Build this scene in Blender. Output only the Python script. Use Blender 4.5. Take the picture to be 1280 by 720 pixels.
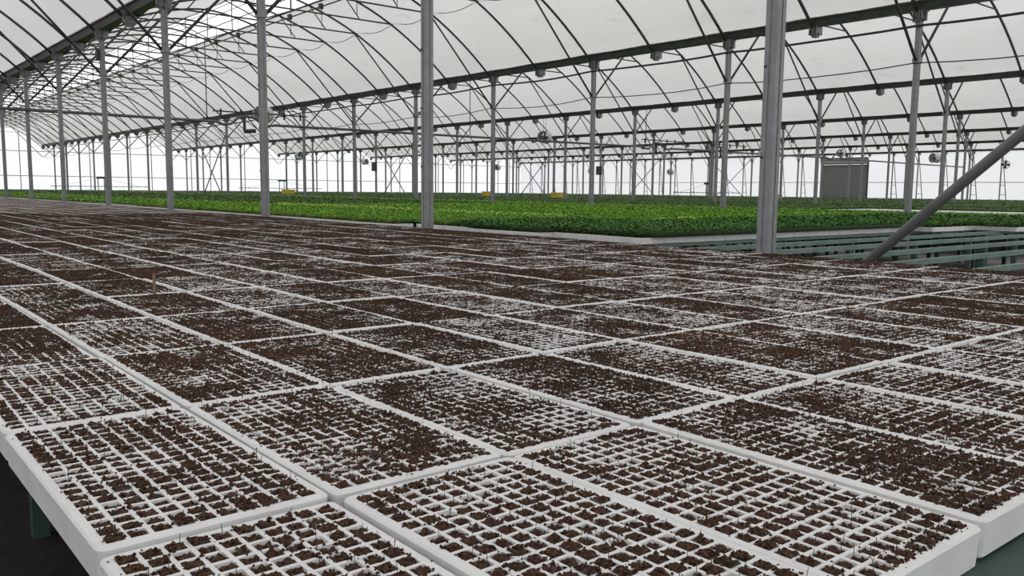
import bpy, math, random
import numpy as np
from mathutils import Matrix, Vector

for o in list(bpy.data.objects): bpy.data.objects.remove(o)
SC = bpy.context.scene
COL = SC.collection
random.seed(7); RNG = np.random.default_rng(7)

# ------------------------------------------------------------------ camera
T = 0.85                       # height of the tray tops above the floor
CAM = np.array([-0.252, -1.149, 0.475 + T])
YAW, PITCH, ROLL, FPX = 0.88094, 0.11489, 0.01013, 1060.9
fw = np.array([math.cos(YAW)*math.cos(PITCH), math.sin(YAW)*math.cos(PITCH), -math.sin(PITCH)])
rt = np.cross(fw, [0, 0, 1]); rt /= np.linalg.norm(rt); up = np.cross(rt, fw)
c_, s_ = math.cos(ROLL), math.sin(ROLL)
RX, UPV = c_*rt + s_*up, -s_*rt + c_*up
cam = bpy.data.objects.new('camera', bpy.data.cameras.new('camera'))
cam.matrix_world = Matrix(((RX[0], UPV[0], -fw[0], CAM[0]), (RX[1], UPV[1], -fw[1], CAM[1]),
                           (RX[2], UPV[2], -fw[2], CAM[2]), (0, 0, 0, 1)))
cam.data.lens = 36*FPX/1280; cam.data.sensor_width = 36
cam.data.clip_start = 0.05; cam.data.clip_end = 600
COL.objects.link(cam); SC.camera = cam

def in_view(p, margin=0.0):
    d = np.array(p, float) - CAM
    z = d @ fw
    if z < 0.1: return False
    x, y = 640 + FPX*(d @ RX)/z, 360 - FPX*(d @ UPV)/z
    return -margin < x < 1280 + margin and -margin < y < 720 + margin

# ------------------------------------------------------------------ daylight: an even overcast sky
world = bpy.data.worlds.new('overcast_sky'); SC.world = world
world.use_nodes = True
bg = world.node_tree.nodes['Background']
bg.inputs['Color'].default_value = (0.985, 0.985, 1.0, 1); bg.inputs['Strength'].default_value = 1.0
vs = SC.view_settings
vs.view_transform = 'Standard'; vs.look = 'None'; vs.gamma = 1.0; vs.use_curve_mapping = False
vs.exposure = 0.50

# ------------------------------------------------------------------ the measured frame of the greenhouse
XR, Y0, BAY, SPAN = 5.62, 2.787, 4.837, 12.426      # first post row, first post, bay, span
HG = 4.306 + T                                      # underside of the gutters
KMIN, KMAX = -3, 19
YE = Y0 + KMAX*BAY; YN = Y0 + KMIN*BAY
NROW = 6
LEFT = -3                                           # spans go on to the left of the picture
XW = XR + NROW*SPAN; XL = XR + LEFT*SPAN
def rowx(r): return XR + r*SPAN
def postY(k): return Y0 + k*BAY

# ------------------------------------------------------------------ materials
def nt(name):
    m = bpy.data.materials.new(name); m.use_nodes = True
    t = m.node_tree; b = t.nodes['Principled BSDF']
    return m, t, b
def link(t, a, b): t.links.new(a, b)
def noise(t, scale, detail=3.0, rough=0.55, vec=None):
    n = t.nodes.new('ShaderNodeTexNoise'); n.inputs['Scale'].default_value = scale
    n.inputs['Detail'].default_value = detail; n.inputs['Roughness'].default_value = rough
    if vec is not None: link(t, vec, n.inputs['Vector'])
    return n
def ramp(t, fac, stops):
    r = t.nodes.new('ShaderNodeValToRGB'); e = r.color_ramp.elements
    while len(e) < len(stops): e.new(0.5)
    for el, (p, c) in zip(e, stops): el.position = p; el.color = (*c, 1)
    link(t, fac, r.inputs['Fac']); return r
def coord(t, kind='Object'):
    return t.nodes.new('ShaderNodeTexCoord').outputs[kind]
def geo_pos(t):
    return t.nodes.new('ShaderNodeNewGeometry').outputs['Position']
def bump(t, b, height, dist, strength=0.5):
    n = t.nodes.new('ShaderNodeBump'); n.inputs['Distance'].default_value = dist
    n.inputs['Strength'].default_value = strength
    link(t, height, n.inputs['Height']); link(t, n.outputs['Normal'], b.inputs['Normal'])
def simple(name, c1, c2, scale=6, rough=0.5, metal=0.0, bd=0.0, bscale=60):
    m, t, b = nt(name)
    n = noise(t, scale, 4, 0.6, geo_pos(t))
    r = ramp(t, n.outputs['Fac'], [(0.3, c1), (0.7, c2)])
    link(t, r.outputs['Color'], b.inputs['Base Color'])
    b.inputs['Roughness'].default_value = rough; b.inputs['Metallic'].default_value = metal
    if bd:
        n2 = noise(t, bscale, 2, 0.5, geo_pos(t)); bump(t, b, n2.outputs['Fac'], bd)
    return m
M = {}
M['galv'] = simple('galvanised_steel', (0.26, 0.265, 0.28), (0.34, 0.345, 0.36), 9, 0.5, 0.35)
M['frame'] = simple('weathered_frame_steel', (0.065, 0.065, 0.063), (0.10, 0.10, 0.096), 5, 0.55, 0.3)
M['gutter'] = simple('gutter_steel', (0.052, 0.054, 0.048), (0.085, 0.087, 0.078), 4, 0.5, 0.3)
M['bracket'] = simple('bracket_zinc', (0.17, 0.175, 0.175), (0.30, 0.30, 0.30), 20, 0.4, 0.5)
M['cable'] = simple('black_cable', (0.03, 0.03, 0.032), (0.05, 0.05, 0.055), 5, 0.6)
M['pipe'] = simple('grey_plastic_pipe', (0.10, 0.10, 0.105), (0.15, 0.15, 0.155), 5, 0.5)
M['brace'] = simple('brace_tube_steel', (0.17, 0.175, 0.185), (0.23, 0.235, 0.245), 7, 0.45, 0.35)
M['fanwhite'] = simple('fan_white_paint', (0.62, 0.63, 0.63), (0.72, 0.72, 0.71), 5, 0.45)
M['dark'] = simple('dark_motor', (0.03, 0.03, 0.035), (0.06, 0.06, 0.065), 8, 0.5)
M['greenpaint'] = simple('green_bench_paint', (0.12, 0.20, 0.165), (0.20, 0.29, 0.245), 7, 0.5, 0.0, 0.001, 90)
M['greenleg'] = simple('dark_green_leg_paint', (0.022, 0.055, 0.044), (0.04, 0.085, 0.068), 7, 0.55)
M['yellow'] = simple('yellow_plastic', (0.62, 0.46, 0.04), (0.72, 0.55, 0.07), 4, 0.5)
M['door'] = simple('grey_door_sheet', (0.21, 0.215, 0.21), (0.25, 0.255, 0.25), 2, 0.6)
M['wood'] = simple('pale_wood', (0.24, 0.15, 0.09), (0.34, 0.22, 0.14), 40, 0.7)

def foam_material():
    m, t, b = nt('white_foam')
    p = geo_pos(t)
    v = t.nodes.new('ShaderNodeTexVoronoi'); v.inputs['Scale'].default_value = 260; link(t, p, v.inputs['Vector'])
    n = noise(t, 9, 4, 0.6, p)
    r = ramp(t, n.outputs['Fac'], [(0.25, (0.80, 0.80, 0.79)), (0.6, (0.89, 0.89, 0.88))])
    link(t, r.outputs['Color'], b.inputs['Base Color']); b.inputs['Roughness'].default_value = 0.75
    bump(t, b, v.outputs['Distance'], 0.0012, 0.35)
    return m
M['foam'] = foam_material()
def soil_material():
    m, t, b = nt('dark_potting_soil')
    p = geo_pos(t)
    n = noise(t, 230, 3, 0.7, p)
    r = ramp(t, n.outputs['Fac'], [(0.30, (0.010, 0.0055, 0.004)), (0.5, (0.062, 0.035, 0.0235)), (0.72, (0.19, 0.114, 0.074))])
    n2 = noise(t, 1.1, 2, 0.5, p)
    mx = t.nodes.new('ShaderNodeMix'); mx.data_type = 'RGBA'; mx.blend_type = 'MULTIPLY'
    mx.inputs['Factor'].default_value = 0.6
    r2 = ramp(t, n2.outputs['Fac'], [(0.35, (0.75, 0.75, 0.78)), (0.65, (1.25, 1.1, 0.95))])
    link(t, r.outputs['Color'], mx.inputs['A']); link(t, r2.outputs['Color'], mx.inputs['B'])
    link(t, mx.outputs['Result'], b.inputs['Base Color']); b.inputs['Roughness'].default_value = 0.95
    b.inputs['Specular IOR Level'].default_value = 0.15
    return m
M['soil'] = soil_material()
M['sprout'] = simple('sprout_stem', (0.045, 0.042, 0.026), (0.09, 0.085, 0.045), 60, 0.7)

def film_material(name, trans, diff, mix_t, clear=0.0, stain=True, scale=0.5, tint=0.98):
    m = bpy.data.materials.new(name); m.use_nodes = True; t = m.node_tree
    t.nodes.remove(t.nodes['Principled BSDF']); out = t.nodes['Material Output']
    tr = t.nodes.new('ShaderNodeBsdfTranslucent'); df = t.nodes.new('ShaderNodeBsdfDiffuse')
    p = geo_pos(t)
    mp = t.nodes.new('ShaderNodeMapping'); mp.inputs['Scale'].default_value = (1.0, 0.35, 1.0); link(t, p, mp.inputs['Vector'])
    n = noise(t, scale, 5, 0.6, mp.outputs['Vector'])
    lo = tuple(c*0.90 for c in trans)
    r = ramp(t, n.outputs['Fac'], [(0.25, lo), (0.7, trans)])
    col = r.outputs['Color']
    if stain:
        n3 = noise(t, 3.2, 6, 0.75, mp.outputs['Vector'])
        r3 = ramp(t, n3.outputs['Fac'], [(0.30, (0.80, 0.79, 0.74)), (0.42, (1, 1, 1))])
        mx = t.nodes.new('ShaderNodeMix'); mx.data_type = 'RGBA'; mx.blend_type = 'MULTIPLY'; mx.inputs['Factor'].default_value = 1
        link(t, col, mx.inputs['A']); link(t, r3.outputs['Color'], mx.inputs['B']); col = mx.outputs['Result']
    link(t, col, tr.inputs['Color']); df.inputs['Color'].default_value = (*diff, 1)
    ms = t.nodes.new('ShaderNodeMixShader'); ms.inputs['Fac'].default_value = mix_t
    link(t, df.outputs[0], ms.inputs[1]); link(t, tr.outputs[0], ms.inputs[2]); res = ms.outputs[0]
    bn = noise(t, 1.3, 3, 0.5, mp.outputs['Vector'])
    b = t.nodes.new('ShaderNodeBump'); b.inputs['Strength'].default_value = 0.25; b.inputs['Distance'].default_value = 0.08
    link(t, bn.outputs['Fac'], b.inputs['Height']); link(t, b.outputs['Normal'], tr.inputs['Normal'])
    if clear > 0:
        tp = t.nodes.new('ShaderNodeBsdfTransparent'); tp.inputs['Color'].default_value = (tint, tint, tint, 1)
        m2 = t.nodes.new('ShaderNodeMixShader'); m2.inputs['Fac'].default_value = clear
        link(t, res, m2.inputs[1]); link(t, tp.outputs[0], m2.inputs[2]); res = m2.outputs[0]
    link(t, res, out.inputs['Surface'])
    return m
M['film'] = film_material('milky_roof_film', (0.94, 0.925, 0.905), (0.60, 0.59, 0.575), 0.52)
M['clearfilm'] = film_material('clear_vent_film', (0.97, 0.97, 0.97), (0.5, 0.5, 0.5), 0.9, 0.6, False)
M['wallfilm'] = film_material('pale_wall_film', (0.78, 0.80, 0.815), (0.5, 0.5, 0.5), 0.85, 0.35, False, 0.25, 0.80)
M['sidefilm'] = film_material('greyish_side_film', (0.65, 0.665, 0.675), (0.5, 0.5, 0.5), 0.85, 0.35, False, 0.25, 0.69)

def floor_material():
    m, t, b = nt('concrete_and_earth_floor')
    p = geo_pos(t)
    n = noise(t, 0.8, 6, 0.65, p)
    r = ramp(t, n.outputs['Fac'], [(0.3, (0.13, 0.125, 0.115)), (0.6, (0.27, 0.265, 0.25))])
    link(t, r.outputs['Color'], b.inputs['Base Color']); b.inputs['Roughness'].default_value = 0.85
    n2 = noise(t, 25, 4, 0.6, p); bump(t, b, n2.outputs['Fac'], 0.01)
    return m
M['floor'] = floor_material()
M['earth'] = simple('shade_darkened_earth', (0.012, 0.010, 0.008), (0.028, 0.022, 0.017), 4, 0.9, 0.0, 0.02, 14)  # earth painted near-black, standing in for the shade around the bench

def leaf_material(name, dark, mid, light, scale=14, big=0.25):
    m, t, b = nt(name)
    p = geo_pos(t)
    n = noise(t, scale, 3, 0.7, p); n2 = noise(t, big, 3, 0.6, p)
    ad = t.nodes.new('ShaderNodeMath'); ad.operation = 'ADD'
    mu = t.nodes.new('ShaderNodeMath'); mu.operation = 'MULTIPLY'; mu.inputs[1].default_value = 0.6
    mu2 = t.nodes.new('ShaderNodeMath'); mu2.operation = 'MULTIPLY'; mu2.inputs[1].default_value = 0.4
    link(t, n.outputs['Fac'], mu.inputs[0]); link(t, n2.outputs['Fac'], mu2.inputs[0])
    link(t, mu.outputs[0], ad.inputs[0]); link(t, mu2.outputs[0], ad.inputs[1])
    r = ramp(t, ad.outputs[0], [(0.34, dark), (0.5, mid), (0.66, light)])
    link(t, r.outputs['Color'], b.inputs['Base Color']); b.inputs['Roughness'].default_value = 0.55
    b.inputs['Specular IOR Level'].default_value = 0.25
    return m
M['leafdark'] = leaf_material('dark_shaded_seedling_leaf', (0.026, 0.105, 0.007), (0.055, 0.185, 0.012), (0.11, 0.29, 0.035))  # dark green of bigger plants, with the canopy front's shade put into it
M['leafbright'] = leaf_material('bright_seedling_leaf', (0.115, 0.28, 0.009), (0.17, 0.38, 0.011), (0.25, 0.48, 0.018))
M['leafpale'] = leaf_material('pale_seedling_leaf', (0.34, 0.58, 0.06), (0.45, 0.70, 0.10), (0.6, 0.78, 0.22))
M['leaffar'] = leaf_material('far_seedling_leaf', (0.045, 0.105, 0.014), (0.07, 0.15, 0.018), (0.12, 0.20, 0.035), 6, 0.12)

M['stemshade'] = simple('gap_shade_stem_mat', (0.010, 0.035, 0.005), (0.02, 0.06, 0.008), 30, 0.8)  # dark base colour stands in for shade in the gaps between leaves
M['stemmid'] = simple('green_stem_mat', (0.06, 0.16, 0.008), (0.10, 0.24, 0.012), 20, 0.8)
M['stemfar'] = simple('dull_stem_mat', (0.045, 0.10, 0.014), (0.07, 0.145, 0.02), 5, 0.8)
def far_tray_material():
    """Tray tops too far off to tell the cells apart: foam lattice, soil plugs and spilled soil."""
    m, t, b = nt('distant_tray_top')
    uv = coord(t, 'UV'); p = geo_pos(t)
    sep = t.nodes.new('ShaderNodeSeparateXYZ'); link(t, uv, sep.inputs[0])
    def math1(op, a, v=None, w=None):
        n = t.nodes.new('ShaderNodeMath'); n.operation = op
        for i, q in enumerate((a, v, w)):
            if q is None: continue
            if isinstance(q, (int, float)): n.inputs[i].default_value = q
            else: link(t, q, n.inputs[i])
        return n.outputs[0]
    def cell(x, count, rim):
        fr = math1('FRACT', x)                                  # 0..1 across one tray
        k = math1('MULTIPLY', math1('SUBTRACT', fr, rim), count/(1 - 2*rim))
        a = math1('ABSOLUTE', math1('SUBTRACT', math1('FRACT', k), 0.5))
        inside = math1('LESS_THAN', a, 0.37)
        body = math1('LESS_THAN', math1('ABSOLUTE', math1('SUBTRACT', fr, 0.5)), 0.5 - rim)
        return math1('MULTIPLY', inside, body), body
    cx, bx_ = cell(sep.outputs['X'], 10, 0.042); cy, by_ = cell(sep.outputs['Y'], 20, 0.021)
    plug = math1('MULTIPLY', cx, cy); body = math1('MULTIPLY', bx_, by_)
    n1 = noise(t, 3.0, 2, 0.5, p); n2 = noise(t, 60, 3, 0.7, p)
    s = math1('ADD', math1('MULTIPLY', n1.outputs['Fac'], 1.0), math1('MULTIPLY', n2.outputs['Fac'], 0.55))
    spill = math1('MULTIPLY', math1('GREATER_THAN', s, 0.66), body)
    msk = math1('MAXIMUM', plug, spill)
    n3 = noise(t, 90, 3, 0.7, p)
    rs = ramp(t, n3.outputs['Fac'], [(0.3, (0.045, 0.025, 0.017)), (0.55, (0.095, 0.054, 0.036)), (0.8, (0.18, 0.105, 0.068))])
    mx = t.nodes.new('ShaderNodeMix'); mx.data_type = 'RGBA'
    link(t, msk, mx.inputs['Factor']); mx.inputs['A'].default_value = (0.70, 0.69, 0.67, 1)
    link(t, rs.outputs['Color'], mx.inputs['B']); link(t, mx.outputs['Result'], b.inputs['Base Color'])
    b.inputs['Roughness'].default_value = 0.9
    b.inputs['Specular IOR Level'].default_value = 0.1
    n4 = noise(t, 70, 3, 0.6, p); bump(t, b, n4.outputs['Fac'], 0.02, 0.6)
    return m
M['fartray'] = far_tray_material()

# ------------------------------------------------------------------ mesh helpers
class MB:
    def __init__(s): s.v = []; s.f = []; s.smooth = []
    def add(s, vs, fs, smooth=False):
        o = len(s.v); s.v += [tuple(map(float, q)) for q in vs]; s.f += [tuple(i + o for i in f) for f in fs]
        s.smooth += [smooth]*len(fs); return s
    def box(s, x0, x1, y0, y1, z0, z1):
        return s.add([(x0,y0,z0),(x1,y0,z0),(x1,y1,z0),(x0,y1,z0),(x0,y0,z1),(x1,y0,z1),(x1,y1,z1),(x0,y1,z1)],
                     [(3,2,1,0),(4,5,6,7),(0,1,5,4),(1,2,6,5),(2,3,7,6),(3,0,4,7)])
    def prism(s, poly, z0, z1):                       # poly in xy, extruded along z
        n = len(poly)
        return s.add([(x,y,z0) for x,y in poly] + [(x,y,z1) for x,y in poly],
                     [tuple(range(n-1,-1,-1)), tuple(range(n,2*n))] + [(i,(i+1)%n,n+(i+1)%n,n+i) for i in range(n)])
    def tube(s, pts, r, n=6, caps=True):
        P = [np.array(p, float) for p in pts]; rings = []
        ref = None
        for i, p in enumerate(P):
            d = P[min(i+1, len(P)-1)] - P[max(i-1, 0)]; d /= np.linalg.norm(d)
            if ref is None:
                ref = np.array([0, 0, 1.]) if abs(d[2]) < 0.9 else np.array([1., 0, 0])
            a = np.cross(d, ref); a /= np.linalg.norm(a); b = np.cross(a, d); ref = b
            rr = r[i] if isinstance(r, (list, tuple)) else r
            rings.append([p + rr*(math.cos(q)*a + math.sin(q)*b) for q in [2*math.pi*(j+0.5)/n for j in range(n)]])
        vs = [v for R in rings for v in R]; fs = []
        for i in range(len(P)-1):
            for j in range(n): fs.append((i*n+j, i*n+(j+1) % n, (i+1)*n+(j+1) % n, (i+1)*n+j))
        s.add(vs, fs, True)
        if caps: 
            m = len(s.v) - len(vs)
            s.f += [tuple(m + j for j in range(n-1, -1, -1)), tuple(m + (len(P)-1)*n + j for j in range(n))]; s.smooth += [False, False]
        return s
    def mesh(s, name, mat):
        me = bpy.data.meshes.new(name); me.from_pydata(s.v, [], s.f); me.materials.append(M[mat])
        me.polygons.foreach_set('use_smooth', s.smooth); me.update()
        return me
def np_mesh(name, V, F, mat, smooth=False):
    """V (n,3), F (m,k) numpy arrays."""
    me = bpy.data.meshes.new(name); k = F.shape[1]
    me.vertices.add(len(V)); me.vertices.foreach_set('co', V.astype(np.float32).ravel())
    me.loops.add(F.size); me.loops.foreach_set('vertex_index', F.astype(np.int32).ravel())
    me.polygons.add(len(F)); me.polygons.foreach_set('loop_start', np.arange(0, F.size, k, dtype=np.int32))
    if smooth: me.polygons.foreach_set('use_smooth', np.ones(len(F), bool))
    me.materials.append(M[mat]); me.update(calc_edges=True); me.validate()
    return me
def put(name, me, parent=None, loc=(0, 0, 0), rot=None):
    o = bpy.data.objects.new(name, me); COL.objects.link(o); o.location = loc
    if rot: o.rotation_euler = rot
    if parent is not None: o.parent = parent
    return o
def tag(o, label=None, cat=None, group=None, kind=None):
    if label: o['label'] = label
    if cat: o['category'] = cat
    if group: o['group'] = group
    if kind: o['kind'] = kind
    return o
ONES = 'first second third fourth fifth sixth seventh eighth ninth tenth eleventh twelfth thirteenth fourteenth fifteenth sixteenth seventeenth eighteenth nineteenth'.split()
TENS = {2: 'twent', 3: 'thirt', 4: 'fort', 5: 'fift', 6: 'sixt'}
def ordw(n):
    if n < 20: return ONES[n-1]
    t, u = divmod(n, 10)
    return TENS[t] + ('ieth' if u == 0 else 'y-' + ONES[u-1])

# ------------------------------------------------------------------ floor
b = MB().box(XL - 0.3, XW + 0.3, YN - 0.3, YE + 0.3, -0.25, 0.0)
tag(put('floor', b.mesh('floor', 'floor')), 'grey concrete floor beneath the benches', kind='structure')
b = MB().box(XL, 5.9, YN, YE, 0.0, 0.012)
tag(put('floor', b.mesh('earth_strip', 'earth')), 'dark earth floor beneath the soil tray bench, shade put into its colour', kind='structure')

# ------------------------------------------------------------------ roof
PROF = [(0.13, 4.28), (0.6, 4.70), (1.13, 5.12), (1.78, 5.58), (2.57, 6.05), (3.35, 6.42), (4.40, 6.80), (5.3, 7.03), (6.213, 7.14)]
def prof(n=18):
    """Smooth half arch, distance from the gutter line -> height (floor based)."""
    d = np.array([p[0] for p in PROF]); z = np.array([p[1] for p in PROF]) + T
    m = np.gradient(z, d); m[-1] = 0
    xs = np.linspace(d[0], d[-1], n); out = []
    for x in xs:
        i = min(max(np.searchsorted(d, x) - 1, 0), len(d)-2); h = d[i+1]-d[i]; u = (x-d[i])/h
        out.append((x, (2*u**3-3*u**2+1)*z[i] + (u**3-2*u**2+u)*h*m[i] + (-2*u**3+3*u**2)*z[i+1] + (u**3-u**2)*h*m[i+1]))
    return out
HALF = prof()
ARCH = HALF + [(SPAN - x, z) for x, z in HALF[-2::-1]]
def arch_z(x):
    return float(np.interp(x, [p[0] for p in ARCH], [p[1] for p in ARCH]))
CH_D, CH_Z, ST_Z = 2.62, 6.09 + T, 3.28 + T        # tie chord end, its height, strut foot on the post
VENT_D = 4.40                                       # the vent edge purlin, distance from either gutter

me_arch = MB().tube([(x, 0, z) for x, z in ARCH], 0.037, 6).mesh('roof_arch', 'frame')
me_chord = MB().tube([(CH_D - 0.12, 0, CH_Z - 0.03), (SPAN - CH_D + 0.12, 0, CH_Z - 0.03)], 0.026, 6).mesh('tie_chord', 'frame')
mid = SPAN/2
me_king = MB().tube([(mid, 0, CH_Z - 0.03), (mid, 0, arch_z(mid))], 0.018, 5).mesh('king_rod', 'frame')
def web(x0, z0, x1, z1): return MB().tube([(x0, 0, z0), (x1, 0, z1)], 0.02, 5)
WEBS = [web(mid - 0.02, CH_Z, VENT_D, arch_z(VENT_D)).mesh('web_rod', 'frame'), web(mid + 0.02, CH_Z, SPAN - VENT_D, arch_z(VENT_D)).mesh('web_rod', 'frame'),
        web(VENT_D - 0.6, CH_Z, VENT_D, arch_z(VENT_D)).mesh('web_rod', 'frame'), web(SPAN - VENT_D + 0.6, CH_Z, SPAN - VENT_D, arch_z(VENT_D)).mesh('web_rod', 'frame')]
me_strutR = MB().tube([(0.07, 0, ST_Z), (CH_D, 0, arch_z(CH_D) - 0.03)], 0.03, 6).mesh('strut', 'frame')
me_strutL = MB().tube([(SPAN - 0.07, 0, ST_Z), (SPAN - CH_D, 0, arch_z(CH_D) - 0.03)], 0.03, 6).mesh('strut', 'frame')

def film_mesh(name, x0, x1, mat, lift=0.055, sag=0.045):
    """Film stretched over the arches, sagging slightly between them."""
    n = 16; xs = np.r_[x0, np.linspace(x0 + 0.25, x1 - 0.25, n-2), x1]
    ys = []; dz = []
    for k in np.arange(KMIN, KMAX + 0.01, 0.125):
        ys.append(postY(k)); ph = (k*2) % 1.0; dz.append(-sag*math.sin(math.pi*ph)**2)
    V = np.array([(x, y, max(arch_z(x) + lift + d, HG + 0.17)) for y, d in zip(ys, dz) for x in xs])
    F = np.array([(j*n+i, j*n+i+1, (j+1)*n+i+1, (j+1)*n+i) for j in range(len(ys)-1) for i in range(n-1)])
    return np_mesh(name, V, F, mat, True)
me_filmN = film_mesh('roof_film', 0.10, mid + 0.05, 'film')
me_filmF = film_mesh('roof_film', SPAN - VENT_D, SPAN - 0.10, 'film')
def vent_mesh():
    n = 6; V = []; F = []
    L = SPAN - VENT_D - mid
    for j, y in enumerate((YN, YE)):
        for i in range(n):
            u = i/(n-1); V.append((mid + u*(L + 0.05), y, arch_z(mid) + 0.10 + 0.06*u + 0.12*math.sin(math.pi*u)))
    for i in range(n-1): F.append((i, i+1, n+i+1, n+i))
    return np_mesh('vent_flap', np.array(V), np.array(F), 'clearfilm', True)
me_vent = vent_mesh()
def purlin_mesh(x, z, r): return MB().tube([(x, YN, z), (x, YE, z)], r, 6).mesh('purlin', 'frame')
PURL = [purlin_mesh(SPAN - VENT_D, arch_z(VENT_D) + 0.03, 0.035), purlin_mesh(SPAN - VENT_D - 0.05, arch_z(VENT_D) - 0.20, 0.026),
        purlin_mesh(mid, arch_z(mid) + 0.05, 0.035), purlin_mesh(VENT_D, arch_z(VENT_D) + 0.03, 0.022),
        purlin_mesh(mid + 0.55, arch_z(mid) + 0.19, 0.014), purlin_mesh(mid + 1.1, arch_z(mid) + 0.22, 0.014), purlin_mesh(mid + 1.75, arch_z(mid) + 0.13, 0.02)]
me_rack = MB().tube([(SPAN - VENT_D - 0.02, 0, arch_z(mid) + 0.12), (SPAN - VENT_D - 0.02, 0, arch_z(VENT_D) - 0.85)], 0.013, 5).mesh('rack_rod', 'frame')
me_pinion = MB().box(SPAN - VENT_D - 0.12, SPAN - VENT_D + 0.02, -0.06, 0.06, arch_z(VENT_D) - 0.27, arch_z(VENT_D) - 0.10).mesh('pinion_box', 'dark')
def gutter_mesh():
    w, h = 0.15, 0.20
    poly = [(-w, HG + h), (-w + 0.05, HG), (w - 0.05, HG), (w, HG + h), (w - 0.015, HG + h), (w - 0.06, HG + 0.015), (-w + 0.06, HG + 0.015), (-w + 0.015, HG + h)]
    n = len(poly); b = MB()
    b.add([(x, YN, z) for x, z in poly] + [(x, YE, z) for x, z in poly], [(i, (i+1) % n, n+(i+1) % n, n+i) for i in range(n)])
    for s in (-1, 1): b.box(s*w - 0.035, s*w + 0.035, YN, YE, HG + h - 0.05, HG + h)
    return b.mesh('gutter', 'gutter')
me_gutter = gutter_mesh()
def bracket_mesh():
    b = MB(); z1 = HG; z0 = HG - 0.24
    top = [(-0.17, -0.06), (0.17, -0.06), (0.17, 0.06), (-0.17, 0.06)]; bot = [(-0.075, -0.05), (0.075, -0.05), (0.075, 0.05), (-0.075, 0.05)]
    b.add([(x, y, z0) for x, y in bot] + [(x, y, z1) for x, y in top], [(3,2,1,0),(0,1,5,4),(1,2,6,5),(2,3,7,6),(3,0,4,7)])
    for y in (-0.09, 0.09): b.box(-0.13, 0.13, y - 0.008, y + 0.008, z0 + 0.05, z1)
    b.box(-0.05, 0.05, -0.12, 0.12, z0 + 0.06, z0 + 0.1)
    return b.mesh('gutter_bracket', 'bracket')
me_bracket = bracket_mesh()

SPNAME = {-3: 'leftmost arched roof span outside the picture', -2: 'arched roof span left of the picture', -1: 'arched roof span overhead of the soil trays', 0: 'arched roof span between the first and second post rows', 1: 'arched roof span between the second and third post rows',
          2: 'arched roof span between the third and fourth post rows', 3: 'arched roof span between the fourth and fifth post rows', 4: 'arched roof span between the fifth and sixth post rows', 5: 'farthest arched roof span beside the side wall'}
for i in range(LEFT, NROW):
    ox = rowx(i)
    c = bpy.data.objects.new('ceiling', None); COL.objects.link(c); c.location = (ox, 0, 0)
    tag(c, SPNAME[i], kind='structure')
    put('roof_film', me_filmN, c); put('roof_film', me_filmF, c); put('vent_flap', me_vent, c)
    for p in PURL: put('purlin', p, c)
    g = put('gutter', me_gutter, c, (SPAN, 0, 0))
    ymin = 0.34*(ox + 0.25) - 9
    for k2 in range(2*KMIN, 2*KMAX + 1):
        y = postY(k2/2)
        if i < -1 or (i >= 1 and y < ymin): continue
        a = put('roof_arch', me_arch, c, (0, y, 0))
        put('tie_chord', me_chord, a)
        if k2 % 2 == 0:
            put('strut', me_strutR, a); put('strut', me_strutL, a)
        if i <= 1:
            put('king_rod', me_king, a)
            for w in (WEBS if k2 % 2 == 0 else WEBS[2:]): put('web_rod', w, a)
        put('gutter_bracket', me_bracket, g, (0, y, 0))
        if i == 0 and k2 > 2:
            rk = put('vent_rack', me_rack, c, (0, y + 0.6*BAY/2, 0)); put('pinion_box', me_pinion, rk)

# ------------------------------------------------------------------ walls
def gable_film(y, x0, name):
    b = MB(); V = [(0.0, y, 0.0)] + [(x, y, z + 0.05) for x, z in [(0, HG + 0.1)] + ARCH + [(SPAN, HG + 0.1)]] + [(SPAN, y, 0.0)]
    b.add(V, [tuple(range(len(V)))]); return b.mesh(name, 'wallfilm')
me_gable = gable_film(0.0, 0, 'wall_film')
me_gpost = MB().box(-0.04, 0.04, -0.05, 0.05, 0, 1).mesh('wall_post', 'galv')
def build_end_wall(name, y, label, posts):
    w = bpy.data.objects.new(name, None); COL.objects.link(w); w.location = (0, y, 0); tag(w, label, kind='structure')
    for i in range(LEFT, NROW):
        put('wall_film', me_gable, w, (rowx(i), 0.06, 0))
        if not posts or i < -1: continue
        for d in (SPAN*0.17, SPAN*0.34, SPAN*0.5, SPAN*0.66, SPAN*0.83):
            o = put('wall_post', me_gpost, w, (rowx(i) + d, -0.08, 0)); o.scale = (0.8, 1, arch_z(d))
    for z in (1.40 + T, 3.82 + T, 5.6 + T):
        put('girt', MB().tube([(XL, -0.13, z), (XW, -0.13, z)], 0.035 if z < 5 else 0.02, 5).mesh('girt', 'galv'), w)
    return w
build_end_wall('wall_end', YE, 'bright pale film end wall with slim posts and two rails', True)
build_end_wall('wall_near', YN, 'pale film end wall behind the camera', False)
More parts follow.
